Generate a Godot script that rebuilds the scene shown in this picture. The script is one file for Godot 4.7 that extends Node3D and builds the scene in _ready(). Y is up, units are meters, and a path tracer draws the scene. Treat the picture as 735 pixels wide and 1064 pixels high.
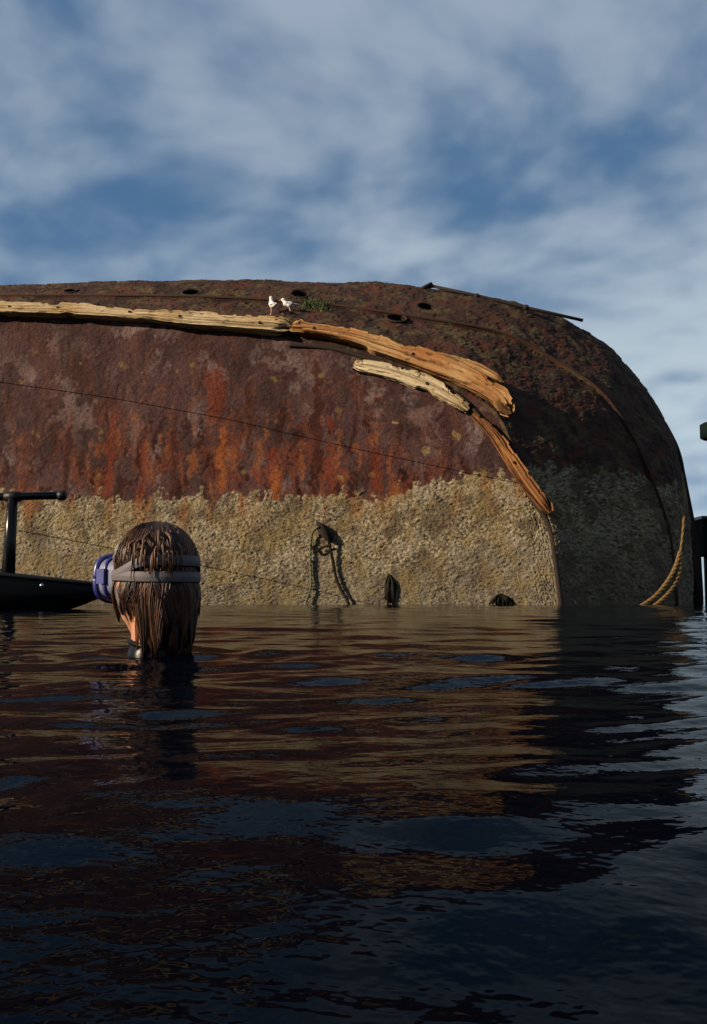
extends Node3D

const FOCAL := 1034.0
const EYE := Vector3(0, 0.14, 0)
const FACE_Z := 23.0
const LEAN := 0.2
const YAW := 0.2
const SEA_X := 1.4
const SEA_Z := 27.3
# rust runs on the big plate: x, from, to, half width, colour
const RED := Color(0.21, 0.046, 0.022)
const ORANGE := Color(0.42, 0.13, 0.035)
const MAROON := Color(0.075, 0.018, 0.011)
const RUNS := [[-6.15, 4.9, 2.7, 0.17, RED], [-5.25, 4.1, 2.5, 0.12, RED], [-4.5, 4.7, 2.6, 0.11, MAROON], [-3.5, 5.9, 4.6, 0.30, RED], [-3.25, 4.4, 2.8, 0.14, ORANGE], [-1.95, 3.8, 2.2, 0.24, RED], [-1.9, 3.3, 2.0, 0.20, ORANGE], [-0.88, 6.0, 3.2, 0.16, MAROON], [-0.55, 4.6, 2.6, 0.13, RED], [-7.3, 4.6, 2.7, 0.12, MAROON], [0.55, 3.6, 2.6, 0.22, RED], [2.6, 3.4, 2.7, 0.13, MAROON], [-2.6, 5.6, 3.6, 0.12, MAROON]]
var pitch := atan(90.0 / 1034.0)
var n_big: FastNoiseLite
var n_mid: FastNoiseLite
var n_fine: FastNoiseLite
var n_cell: FastNoiseLite
var n_streak: FastNoiseLite
var n_dent: FastNoiseLite
var n_patch: FastNoiseLite
var rng := RandomNumberGenerator.new()
var M := {}
var waves: Array = []
var c0_line: PackedVector3Array
var rings: Array = []        # rings[k][station]
var wreck: Node3D

# ---------------------------------------------------------------- helpers
func noise(sd: int, freq: float, oct := 3, kind := FastNoiseLite.TYPE_SIMPLEX_SMOOTH) -> FastNoiseLite:
	var n := FastNoiseLite.new()
	n.seed = sd
	n.frequency = freq
	n.noise_type = kind
	n.fractal_type = FastNoiseLite.FRACTAL_FBM if oct > 1 else FastNoiseLite.FRACTAL_NONE
	n.fractal_octaves = oct
	return n

# the survey of the photograph: a sight line at pixel (px, py) followed to a distance d
func pt(px: float, py: float, d: float) -> Vector3:
	var r := Vector3((px - 367.5) / FOCAL, (532.0 - py) / FOCAL, -1.0).rotated(Vector3.RIGHT, pitch)
	return EYE + r * (d / -r.z)

func to_px(p: Vector3) -> Vector2:
	var c := (p - EYE).rotated(Vector3.RIGHT, -pitch)
	return Vector2(367.5 + FOCAL * c.x / -c.z, 532.0 - FOCAL * c.y / -c.z)

func face_z(x: float, y: float) -> float:
	return -(FACE_Z + LEAN * y - YAW * x)

# distance d as measured abreast of the camera, carried along the hull's own line
func hull_pt(px: float, py: float, d: float) -> Vector3:
	return pt(px, py, d / (1.0 + YAW * (px - 367.5) / FOCAL))

func face_pt(px: float, py: float, out := 0.0) -> Vector3:
	var d := FACE_Z
	for i in 5:
		var q := pt(px, py, d)
		d = FACE_Z + LEAN * q.y - YAW * q.x - out
	return pt(px, py, d)

func cr(a: Vector3, b: Vector3, c: Vector3, d: Vector3, t: float) -> Vector3:
	return 0.5 * ((2.0 * b) + (c - a) * t + (2.0 * a - 5.0 * b + 4.0 * c - d) * t * t + (3.0 * b - 3.0 * c + d - a) * t * t * t)

func cr_line(p: PackedVector3Array, s: float) -> Vector3:
	var n := p.size()
	var i := clampi(int(s), 0, n - 2)
	return cr(p[maxi(i - 1, 0)], p[i], p[i + 1], p[mini(i + 2, n - 1)], s - i)

func smooth_path(p: PackedVector3Array, per: int) -> PackedVector3Array:
	var o := PackedVector3Array()
	for i in (p.size() - 1) * per + 1:
		o.append(cr_line(p, float(i) / per))
	return o

func obj(called: String, mesh: Mesh, m: Material, parent: Node = self) -> MeshInstance3D:
	var o := MeshInstance3D.new()
	o.name = called
	o.mesh = mesh
	o.material_override = m
	o.cast_shadow = GeometryInstance3D.SHADOW_CASTING_SETTING_ON
	parent.add_child(o, true)
	return o

func thing(called: String, label: String, category: String, at := Vector3.ZERO, group := "") -> Node3D:
	var o := Node3D.new()
	o.name = called
	add_child(o, true)
	o.position = at
	tag(o, label, category, group)
	return o

func tag(o: Node, label: String, category: String, group := "") -> void:
	o.set_meta("label", label)
	o.set_meta("category", category)
	if group != "":
		o.set_meta("group", group)

# a grid of W x H points as one smooth mesh; keep[] (per cell) may leave cells out
func grid_mesh(w: int, h: int, v: PackedVector3Array, c: PackedColorArray, flip := false, keep := PackedByteArray()) -> ArrayMesh:
	var nrm := PackedVector3Array()
	nrm.resize(w * h)
	for j in h:
		for i in w:
			var a := v[j * w + mini(i + 1, w - 1)] - v[j * w + maxi(i - 1, 0)]
			var b := v[mini(j + 1, h - 1) * w + i] - v[maxi(j - 1, 0) * w + i]
			var n := a.cross(b).normalized()
			nrm[j * w + i] = -n if flip else n
	var idx := PackedInt32Array()
	for j in h - 1:
		for i in w - 1:
			if keep.size() > 0 and keep[j * (w - 1) + i] == 0:
				continue
			var q := j * w + i
			if flip:
				idx.append_array([q, q + 1, q + w + 1, q, q + w + 1, q + w])
			else:
				idx.append_array([q, q + w + 1, q + 1, q, q + w, q + w + 1])
	var a := []
	a.resize(Mesh.ARRAY_MAX)
	a[Mesh.ARRAY_VERTEX] = v
	a[Mesh.ARRAY_NORMAL] = nrm
	if c.size() > 0:
		a[Mesh.ARRAY_COLOR] = c
	a[Mesh.ARRAY_INDEX] = idx
	var m := ArrayMesh.new()
	m.add_surface_from_arrays(Mesh.PRIMITIVE_TRIANGLES, a)
	return m

# a round bar along a path, added to st
func tube(st: SurfaceTool, p: PackedVector3Array, r: Array, sides := 8, cols: Array = []) -> void:
	var n := p.size()
	var up := Vector3.UP
	var prev := []
	for i in n:
		var t := (p[mini(i + 1, n - 1)] - p[maxi(i - 1, 0)]).normalized()
		var x := t.cross(up)
		if x.length() < 0.1:
			x = t.cross(Vector3.RIGHT)
		x = x.normalized()
		var y := x.cross(t).normalized()
		up = y
		var rad: float = r[i] if r.size() == n else lerpf(r[0], r[r.size() - 1], float(i) / (n - 1))
		var ring := []
		for k in sides:
			var a := TAU * k / sides
			ring.append(p[i] + (x * cos(a) + y * sin(a)) * rad)
		if i > 0:
			for k in sides:
				var l := (k + 1) % sides
				if cols.size() == n:
					st.set_color(cols[i])
				st.add_vertex(prev[k]); st.add_vertex(ring[k]); st.add_vertex(ring[l])
				st.add_vertex(prev[k]); st.add_vertex(ring[l]); st.add_vertex(prev[l])
		if i == 0 or i == n - 1:
			for k in sides:
				var l := (k + 1) % sides
				if cols.size() == n:
					st.set_color(cols[i])
				st.add_vertex(p[i])
				st.add_vertex(ring[l if i > 0 else k])
				st.add_vertex(ring[k if i > 0 else l])
		prev = ring

func begin() -> SurfaceTool:
	var st := SurfaceTool.new()
	st.begin(Mesh.PRIMITIVE_TRIANGLES)
	st.set_smooth_group(0)
	return st

func finish(st: SurfaceTool) -> ArrayMesh:
	st.generate_normals()
	st.index()
	return st.commit()

func tube_mesh(p: PackedVector3Array, r: Array, sides := 8) -> ArrayMesh:
	var st := begin()
	tube(st, p, r, sides)
	return finish(st)

# smooth union of tapered capsules [a, b, ra, rb] and ellipsoids [centre, radii], meshed as surface nets
func blob_mesh(prims: Array, cell: float, k: float) -> ArrayMesh:
	var lo := Vector3.INF
	var hi := -Vector3.INF
	for q in prims:
		if q.size() == 4:
			var e := Vector3.ONE * maxf(q[2], q[3])
			lo = lo.min(q[0] - e).min(q[1] - e)
			hi = hi.max(q[0] + e).max(q[1] + e)
		else:
			lo = lo.min(q[0] - q[1])
			hi = hi.max(q[0] + q[1])
	lo -= Vector3.ONE * cell * 3
	hi += Vector3.ONE * cell * 3
	var nx := int((hi.x - lo.x) / cell) + 2
	var ny := int((hi.y - lo.y) / cell) + 2
	var nz := int((hi.z - lo.z) / cell) + 2
	var f := PackedFloat32Array()
	f.resize(nx * ny * nz)
	f.fill(1.0)
	for q in prims:
		var is_cap: bool = q.size() == 4
		var a: Vector3 = q[0]
		var b: Vector3 = q[1]
		var ra: float = q[2] if is_cap else 0.0
		var rb: float = q[3] if is_cap else 0.0
		var reach: float = maxf(k * 1.5, cell * 3.0)
		var e := Vector3.ONE * (maxf(ra, rb) + reach)
		var bl := (a.min(b) - e) if is_cap else (a - b - Vector3.ONE * reach)
		var bh := (a.max(b) + e) if is_cap else (a + b + Vector3.ONE * reach)
		var i0 := Vector3i(((bl - lo) / cell).floor()).clamp(Vector3i.ZERO, Vector3i(nx - 1, ny - 1, nz - 1))
		var i1 := Vector3i(((bh - lo) / cell).ceil()).clamp(Vector3i.ZERO, Vector3i(nx - 1, ny - 1, nz - 1))
		var ab := b - a
		var l2 := maxf(ab.length_squared(), 1e-9)
		for z in range(i0.z, i1.z + 1):
			for y in range(i0.y, i1.y + 1):
				for x in range(i0.x, i1.x + 1):
					var p := lo + Vector3(x, y, z) * cell
					var d: float
					if is_cap:
						var t := clampf((p - a).dot(ab) / l2, 0.0, 1.0)
						d = (p - a - ab * t).length() - lerpf(ra, rb, t)
					else:
						var s := (p - a) / b
						var g := (s / b).length()
						var sl := s.length()
						d = sl * (sl - 1.0) / maxf(g, 1e-6) if g > 1e-6 else -minf(b.x, minf(b.y, b.z))
					var at := (z * ny + y) * nx + x
					var old := f[at]
					var h := maxf(k - absf(old - d), 0.0) / k
					f[at] = minf(old, d) - h * h * k * 0.25
	var vid := PackedInt32Array()
	vid.resize(nx * ny * nz)
	vid.fill(-1)
	var v := PackedVector3Array()
	var nr := PackedVector3Array()
	var offs := [0, 1, nx, nx + 1, nx * ny, nx * ny + 1, nx * ny + nx, nx * ny + nx + 1]
	for z in nz - 1:
		for y in ny - 1:
			for x in nx - 1:
				var at := (z * ny + y) * nx + x
				var m := 0
				for c in 8:
					if f[at + offs[c]] < 0.0:
						m |= 1 << c
				if m == 0 or m == 255:
					continue
				var sum := Vector3.ZERO
				var cnt := 0
				for c in 8:
					for ax in [1, 2, 4]:
						if c & ax:
							continue
						var c2: int = c | ax
						var fa := f[at + offs[c]]
						var fb := f[at + offs[c2]]
						if (fa < 0.0) == (fb < 0.0):
							continue
						var t := fa / (fa - fb)
						var pa := Vector3(c & 1, (c >> 1) & 1, (c >> 2) & 1)
						var pb := Vector3(c2 & 1, (c2 >> 1) & 1, (c2 >> 2) & 1)
						sum += pa.lerp(pb, t)
						cnt += 1
				vid[at] = v.size()
				v.append(lo + (Vector3(x, y, z) + sum / cnt) * cell)
				var gx := f[at + 1] - f[at]
				var gy := f[at + nx] - f[at]
				var gz := f[at + nx * ny] - f[at]
				nr.append(Vector3(gx, gy, gz).normalized())
	var idx := PackedInt32Array()
	for z in range(1, nz - 1):
		for y in range(1, ny - 1):
			for x in range(1, nx - 1):
				var at := (z * ny + y) * nx + x
				var inside := f[at] < 0.0
				var step := [1, nx, nx * ny]
				for ax in 3:
					if (f[at + step[ax]] < 0.0) == inside:
						continue
					var u: int = step[(ax + 1) % 3]
					var w: int = step[(ax + 2) % 3]
					var q := [vid[at], vid[at - u], vid[at - u - w], vid[at - w]]
					if q.min() < 0:
						continue
					if inside:
						idx.append_array([q[0], q[2], q[1], q[0], q[3], q[2]])
					else:
						idx.append_array([q[0], q[1], q[2], q[0], q[2], q[3]])
	var a := []
	a.resize(Mesh.ARRAY_MAX)
	a[Mesh.ARRAY_VERTEX] = v
	a[Mesh.ARRAY_NORMAL] = nr
	a[Mesh.ARRAY_INDEX] = idx
	var m := ArrayMesh.new()
	m.add_surface_from_arrays(Mesh.PRIMITIVE_TRIANGLES, a)
	return m

func mat(c: Color, rough := 0.8, metal := 0.0, spec := 0.5) -> StandardMaterial3D:
	var m := StandardMaterial3D.new()
	m.albedo_color = c.linear_to_srgb()
	m.roughness = rough
	m.metallic = metal
	m.metallic_specular = spec
	return m

func vmat(rough := 0.9, spec := 0.25) -> StandardMaterial3D:
	var m := StandardMaterial3D.new()
	m.vertex_color_use_as_albedo = true
	m.roughness = rough
	m.metallic_specular = spec
	return m

func grain(sd: int, freq: float, lo: float, hi: float, size := 512) -> NoiseTexture2D:
	var t := NoiseTexture2D.new()
	t.width = size
	t.height = size
	t.seamless = true
	t.noise = noise(sd, freq, 5)
	var g := Gradient.new()
	g.set_color(0, Color(lo, lo, lo))
	g.set_color(1, Color(hi, hi, hi))
	t.color_ramp = g
	return t

func bumps(sd: int, freq: float, strength: float, kind := FastNoiseLite.TYPE_SIMPLEX_SMOOTH, size := 512) -> NoiseTexture2D:
	var t := NoiseTexture2D.new()
	t.width = size
	t.height = size
	t.seamless = true
	t.as_normal_map = true
	t.bump_strength = strength
	t.noise = noise(sd, freq, 4, kind)
	return t

# ---------------------------------------------------------------- light, sky, camera
func make_camera() -> void:
	var c := Camera3D.new()
	c.name = "camera"
	c.position = EYE
	c.rotation.x = pitch
	c.fov = rad_to_deg(2.0 * atan(532.0 / FOCAL))
	c.near = 0.02
	c.far = 9000.0
	add_child(c)
	c.current = true

func make_sky() -> void:
	var w := 2048
	var h := 1024
	var img := Image.create(w, h, false, Image.FORMAT_RGBF)
	var a := noise(11, 1.0, 6)
	var b := noise(12, 0.18, 3)
	var wisp := noise(13, 4.2, 5)
	# where the photograph shows thinner and thicker cloud: px, py, radii, amount
	var spots := [[445, 60, 60, 28, -0.62], [400, 20, 50, 25, -0.12], [40, 45, 70, 34, -0.60], [105, 190, 90, 34, -0.45], [715, 120, 70, 50, -0.40], [60, 225, 130, 40, -0.35], [330, 175, 60, 40, -0.22],
		[170, 105, 150, 45, 0.22], [560, 130, 160, 70, 0.30], [240, 200, 80, 50, 0.20], [580, 270, 260, 40, 0.55], [330, 40, 70, 40, 0.18], [470, 225, 230, 45, 0.35], [680, 230, 120, 60, 0.3], [640, 30, 120, 30, 0.12]]
	var deep := Color(0.045, 0.132, 0.275)
	var low := Color(0.300, 0.420, 0.580)
	var cloud := Color(0.350, 0.425, 0.520)
	for y in h:
		var el := (0.5 - (y + 0.5) / h) * PI
		for x in w:
			if el < -0.02:
				img.set_pixel(x, y, Color(0.02, 0.035, 0.06))
				continue
			var az := ((x + 0.5) / w - 0.5) * TAU
			var d := Vector3(sin(az) * cos(el), sin(el), -cos(az) * cos(el))
			var e := maxf(d.y, 0.0)
			var q := d / (e + 0.16)
			var wx := b.get_noise_3d(q.x * 3.0, 5.0, q.z * 3.0) * 0.22
			var den := a.get_noise_3d(q.x * 1.25 + wx, 0.0, q.z * 1.1 - wx) * 0.70 + b.get_noise_2d(q.x * 2.0, q.z * 2.0) * 0.7 + wisp.get_noise_3d(q.x + wx, 3.0, q.z * 0.9) * 0.75
			den = den * 0.80 + 0.22
			if absf(az) < 0.5 and el < 0.7:
				var p := to_px(EYE + d * 1000.0)
				for s in spots:
					var u: float = (p.x - s[0]) / s[2]
					var v: float = (p.y - s[1]) / s[3]
					var g := u * u + v * v
					if g < 9.0:
						den += s[4] * exp(-g * 0.7)
			var cov := smoothstep(-0.60, 0.60, den)
			var sky := low.lerp(deep, 1.0 - pow(1.0 - e, 4.5))
			var cl := cloud.lerp(Color(0.56, 0.67, 0.74), 1.0 - smoothstep(0.10, 0.50, e))
			var c := sky.lerp(cl, cov * 0.90)
			img.set_pixel(x, y, c)
	var m := PanoramaSkyMaterial.new()
	m.panorama = ImageTexture.create_from_image(img)
	m.filter = true
	var s := Sky.new()
	s.sky_material = m
	var env := Environment.new()
	env.background_mode = Environment.BG_SKY
	env.sky = s
	env.background_energy_multiplier = 0.45
	env.tonemap_mode = Environment.TONE_MAPPER_LINEAR
	env.tonemap_exposure = 2.2
	env.sdfgi_enabled = true
	env.ssao_enabled = true
	env.ssil_enabled = true
	var we := WorldEnvironment.new()
	we.name = "world_environment"
	we.environment = env
	add_child(we)
	var sun := DirectionalLight3D.new()
	sun.name = "sun"
	sun.light_color = Color(1.0, 0.915, 0.79)
	sun.light_energy = 1.6
	sun.light_angular_distance = 0.5
	sun.shadow_enabled = true
	add_child(sun)
	sun.look_at_from_position(Vector3(-0.84, 0.38, 0.32) * 100.0, Vector3.ZERO, Vector3.UP)

# ---------------------------------------------------------------- materials
func make_materials() -> void:
	var hull := vmat(0.88, 0.22)
	hull.albedo_color = Color(0.51, 0.495, 0.50).linear_to_srgb()
	hull.albedo_texture = grain(5, 0.03, 0.62, 1.0)
	hull.uv1_triplanar = true
	hull.uv1_world_triplanar = true
	hull.uv1_scale = Vector3.ONE * 0.9
	hull.normal_enabled = true
	hull.normal_texture = bumps(6, 0.05, 9.0)
	hull.normal_scale = 0.7
	M.hull = hull
	var timber := vmat(0.85, 0.2)
	timber.albedo_color = Color(0.62, 0.63, 0.65).linear_to_srgb()
	timber.albedo_texture = grain(7, 0.04, 0.7, 1.0)
	timber.uv1_triplanar = true
	timber.uv1_world_triplanar = true
	timber.uv1_scale = Vector3(0.5, 3.0, 3.0)
	M.timber = timber
	var iron := mat(Color(0.014, 0.009, 0.007), 0.85, 0.0, 0.3)
	iron.normal_enabled = true
	iron.normal_texture = bumps(8, 0.06, 8.0)
	iron.uv1_triplanar = true
	iron.uv1_scale = Vector3.ONE * 2.0
	M.iron = iron
	var rust := mat(Color(0.058, 0.026, 0.014), 0.85, 0.0, 0.3)
	rust.albedo_texture = grain(9, 0.05, 0.45, 1.0)
	rust.uv1_triplanar = true
	rust.uv1_scale = Vector3.ONE * 2.0
	rust.normal_enabled = true
	rust.normal_texture = iron.normal_texture
	M.rust = rust
	M.black = mat(Color(0.003, 0.003, 0.004), 0.24, 0.0, 0.28)
	M.rubber = mat(Color(0.004, 0.004, 0.004), 0.5, 0.0, 0.3)
	M.steel = mat(Color(0.30, 0.29, 0.28), 0.28, 0.9)
	M.rope = mat(Color(0.19, 0.115, 0.045), 0.9, 0.0, 0.2)
	M.rope.albedo_texture = grain(14, 0.12, 0.55, 1.0)
	M.rope.uv1_triplanar = true
	M.rope.uv1_scale = Vector3.ONE * 4.0
	M.weedy = mat(Color(0.040, 0.046, 0.014), 0.7)
	M.weed = mat(Color(0.006, 0.005, 0.003), 0.7, 0.0, 0.2)
	M.grass = mat(Color(0.042, 0.056, 0.014), 0.8)
	M.white = mat(Color(0.38, 0.38, 0.37), 0.8)
	M.grey = mat(Color(0.17, 0.175, 0.185), 0.8)
	M.beak = mat(Color(0.55, 0.30, 0.03), 0.5)
	M.pink = mat(Color(0.45, 0.28, 0.24), 0.6)
	var skin := mat(Color(0.27, 0.120, 0.066), 0.42)
	skin.subsurf_scatter_enabled = true
	skin.subsurf_scatter_strength = 0.12
	M.skin = skin
	M.hair = vmat(0.48, 0.4)
	M.scalp = mat(Color(0.022, 0.012, 0.007), 0.5)
	M.suit = mat(Color(0.004, 0.004, 0.005), 0.30, 0.0, 0.2)
	M.blue = mat(Color(0.012, 0.015, 0.11), 0.4)
	var skirt := mat(Color(0.085, 0.09, 0.14), 0.45)
	M.skirt = skirt
	var glass := StandardMaterial3D.new()
	glass.albedo_color = Color(0.75, 0.85, 0.95, 0.12)
	glass.transparency = BaseMaterial3D.TRANSPARENCY_ALPHA
	glass.roughness = 0.03
	M.glass = glass
	M.strap = mat(Color(0.070, 0.062, 0.068), 0.6, 0.0, 0.3)
	M.green = mat(Color(0.0025, 0.006, 0.0055), 0.8, 0.0, 0.15)
	var water := mat(Color(0.0003, 0.0008, 0.0024), 0.035, 0.0, 0.076)
	water.normal_enabled = true
	water.normal_texture = bumps(21, 0.02, 3.0)
	water.normal_scale = 0.22
	water.uv1_triplanar = true
	water.uv1_world_triplanar = true
	water.uv1_scale = Vector3.ONE * 1.7
	M.water = water

# ---------------------------------------------------------------- the sea
func make_waves() -> void:
	var r := RandomNumberGenerator.new()
	r.seed = 77
	for i in 64:
		var f := float(i) / 63.0
		var len: float = 0.045 * pow(110.0, f)
		var th: float = deg_to_rad(76.0) + r.randfn(0.0, 0.50)
		var k := TAU / len
		var slope := 0.0055
		if len < 0.26:
			slope = 0.017
		elif len < 0.6:
			slope = 0.0165
		elif len > 2.0:
			slope = 0.005
		waves.append([k * cos(th), k * sin(th), r.randf() * TAU, slope / k, len])

func sea(x: float, z: float, cellsize: float) -> float:
	var y := 0.0
	for w in waves:
		var l: float = w[4]
		if l < cellsize * 2.5:
			continue
		y += w[3] * sin(w[0] * (x + SEA_X) + w[1] * (z + SEA_Z) + w[2]) * minf(1.0, (l / cellsize - 2.5) / 2.5)
	# rings spreading from the swimmer
	var rr := Vector2(x + 0.487, z + 2.4).length()
	if rr < 1.6 and cellsize < 0.05:
		y += 0.0045 * cos(rr * 46.0) * exp(-rr * 2.6) * smoothstep(1.6, 1.0, rr)
	return y

func make_sea() -> void:
	var zs: Array = []
	var z := -0.9
	while z > -7000.0:
		zs.append(z)
		z -= 0.010 + 0.0095 * absf(z + 0.9)
	z = -0.9 + 0.010
	while z < 3000.0:
		zs.push_front(z)
		z += 0.012 + 0.05 * absf(z + 0.9)
	var xs: Array = [0.0]
	var x := 0.014
	while x < 6000.0:
		xs.append(x)
		xs.push_front(-x)
		x += 0.014 + 0.030 * maxf(0.0, x - 0.4)
	var w := xs.size()
	var h := zs.size()
	var v := PackedVector3Array()
	v.resize(w * h)
	for j in h:
		var zz: float = zs[j]
		var dz: float = absf(zs[mini(j + 1, h - 1)] - zs[maxi(j - 1, 0)]) * 0.5
		for i in w:
			var xx: float = xs[i]
			var dx: float = absf(xs[mini(i + 1, w - 1)] - xs[maxi(i - 1, 0)]) * 0.5
			v[j * w + i] = Vector3(xx, sea(xx, zz, maxf(dz, dx * 0.5)), zz)
	# rows run away from the shore of +z, columns along +x
	var o := obj("water", grid_mesh(w, h, v, PackedColorArray(), false), M.water)
	o.set_meta("kind", "structure")

# ---------------------------------------------------------------- the wreck
func mixc(a: Color, b: Color, t: float) -> Color:
	return a.lerp(b, clampf(t, 0.0, 1.0))

func tide_line(x: float, y: float, z: float) -> float:
	# height of the top of the barnacle crust above the water, uneven
	var jag := n_mid.get_noise_3d(x * 1.5, y * 1.5, z) * 0.42 + n_fine.get_noise_3d(x, y * 0.5, z) * 0.13
	return 2.62 + jag + 0.28 * smoothstep(0.6, 2.2, x) + 0.14 * smoothstep(-5.0, -7.5, x)

func crust_colour(x: float, y: float, z: float) -> Color:
	var c := Color(0.40, 0.325, 0.185)
	var big := n_big.get_noise_3d(x * 0.8, y * 0.8, z + 40.0)
	var mid := n_mid.get_noise_3d(x * 2.2, y * 2.2, z + 9.0)
	var fine := n_fine.get_noise_3d(x * 2.3, y * 2.3, z + 3.0)
	c = mixc(c, Color(0.235, 0.190, 0.125), 0.35 + big * 1.3)
	c = mixc(c, Color(0.21, 0.165, 0.070), 0.35 * smoothstep(-0.2, 0.5, mid))
	c = mixc(c, Color(0.66, 0.58, 0.40), smoothstep(0.04, 0.42, fine + mid * 0.4) * 0.85)
	c = mixc(c, Color(0.045, 0.036, 0.024), smoothstep(0.06, 0.42, -fine - mid * 0.3) * 0.85)
	var pa := n_patch.get_noise_3d(x * 1.1, y * 1.1, z + 70.0)
	c = mixc(c, Color(0.150, 0.110, 0.068), smoothstep(0.14, 0.40, pa + fine * 0.35) * 0.8)
	c = mixc(c, Color(0.46, 0.40, 0.29), smoothstep(0.16, 0.40, -pa + fine * 0.4) * 0.5)
	# greyish mussel patches near the water
	var low := smoothstep(1.5, 0.5, y + big * 1.6)
	c = mixc(c, Color(0.19, 0.165, 0.135), low * 0.5)
	return c

func face_colour(x: float, y: float, z: float) -> Color:
	var big := n_big.get_noise_2d(x, y)
	var mid := n_mid.get_noise_2d(x, y)
	var mid2 := n_mid.get_noise_2d(x + 60.0, y * 0.8)
	var fine := n_fine.get_noise_2d(x, y)
	var st := n_streak.get_noise_2d(x * 1.5 + mid * 0.5, y * 0.45)
	var st2 := n_streak.get_noise_2d(x * 3.2 + 90.0 + mid * 0.6, y * 0.6)
	# old paint, purple brown
	var c := Color(0.112, 0.058, 0.056)
	c = mixc(c, Color(0.072, 0.038, 0.036), 0.42 + big * 1.2)
	c = mixc(c, Color(0.290, 0.215, 0.205), smoothstep(0.02, 0.45, n_mid.get_noise_2d(x * 0.55 + 12.0, y * 0.42) * 1.2 + mid * 0.45 + fine * 0.3) * (0.45 + 0.9 * n_patch.get_noise_2d(x * 0.35, y * 0.35 + 33.0)))
	# rust: strong between the two thirds of the plate, weak toward the stern
	var zone := smoothstep(2.4, 0.4, x) * smoothstep(5.9, 3.7, y + mid2 * 1.6) * (0.55 + 0.45 * smoothstep(-8.6, -6.0, x))
	zone = maxf(zone, 0.9 * smoothstep(3.9, 3.0, y + fine * 0.6 + mid * 0.5) * smoothstep(4.2, 1.4, x))
	zone = maxf(zone, 0.22)
	c = mixc(c, Color(0.200, 0.050, 0.022), zone * smoothstep(-0.12, 0.42, st + fine * 0.4 + mid2 * 0.4) * 0.82)
	c = mixc(c, Color(0.380, 0.125, 0.034), zone * smoothstep(0.20, 0.60, st2 + mid * 0.45 + fine * 0.35) * 0.6)
	c = mixc(c, Color(0.052, 0.015, 0.009), (0.35 + zone) * smoothstep(0.14, 0.45, -st2 - fine * 0.35 + mid2 * 0.25) * 0.8)
	for q in RUNS:
		if absf(x - q[0]) < 0.5 and y < q[1] + 0.3 and y > q[2] - 0.3:
			var wob: float = absf(x - q[0] + mid * 0.16 + fine * 0.05) / (q[3] * (1.0 + 0.5 * mid2))
			c = mixc(c, q[4], smoothstep(1.0, 0.3, wob) * smoothstep(q[2] - 0.3, q[2] + 0.2, y) * smoothstep(q[1] + 0.15, q[1] - 0.1, y + fine * 0.3) * 0.85)
	# ochre lichen spots
	var sp := n_cell.get_noise_2d(x * 0.35 + 7.0, y * 0.35)
	c = mixc(c, Color(0.30, 0.20, 0.07), smoothstep(-0.80, -0.93, sp) * smoothstep(0.26, 0.4, mid2) * 0.7)
	for s in [[2.42, 3.98, 0.13], [1.72, 3.60, 0.12], [-0.35, 3.0, 0.09], [1.0, 4.35, 0.06]]:
		var dd := Vector2(x - s[0], y - s[1]).length() + fine * 0.10
		c = mixc(c, Color(0.36, 0.25, 0.10), smoothstep(s[2], s[2] * 0.5, dd) * 0.85)
	# fine flaking
	c = mixc(c, Color(0.035, 0.016, 0.012), smoothstep(0.28, 0.55, n_fine.get_noise_2d(x * 2.2 + 31.0, y * 2.2)) * 0.6)
	# barnacles and the rust run down over them
	var t := tide_line(x, y, 0.0) - y
	if t > -0.02:
		var k := crust_colour(x, y, 0.0)
		var run := smoothstep(0.0, 0.42, n_streak.get_noise_2d(x * 1.7 + 15.0, y * 0.3)) * smoothstep(1.0, 0.0, t + fine * 0.5 + mid * 0.4)
		k = mixc(k, Color(0.36, 0.145, 0.045), run * 0.75)
		k = mixc(k, Color(0.30, 0.22, 0.085), smoothstep(0.0, 0.4, mid2 + big * 0.5) * 0.5)
		c = mixc(c, k, smoothstep(-0.02, 0.03, t) * (1.0 - 0.85 * smoothstep(0.22, 0.5, n_patch.get_noise_2d(x, y)) * smoothstep(0.5, 0.05, t)))
	return c

func face_relief(x: float, y: float) -> float:
	var r := n_dent.get_noise_2d(x, y) * 0.05
	var t := tide_line(x, y, 0.0) - y
	if t > 0.0:
		var k := smoothstep(0.0, 0.10, t)
		r += k * (0.022 + 0.030 * n_fine.get_noise_2d(x * 2.6 + 11.0, y * 2.6) + 0.020 * n_mid.get_noise_2d(x * 3.0, y * 3.0 + 20.0))
	else:
		r += n_fine.get_noise_2d(x * 1.3 + 50.0, y * 1.0) * 0.010 + 0.008 * smoothstep(0.0, 0.12, n_mid.get_noise_2d(x * 1.4 + 70.0, y * 1.4))
	return r

func line_y(p: PackedVector3Array, x: float) -> float:
	if x <= p[0].x:
		return p[0].y
	for i in p.size() - 1:
		if x <= p[i + 1].x:
			return lerpf(p[i].y, p[i + 1].y, (x - p[i].x) / maxf(p[i + 1].x - p[i].x, 1e-6))
	return p[p.size() - 1].y

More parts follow.
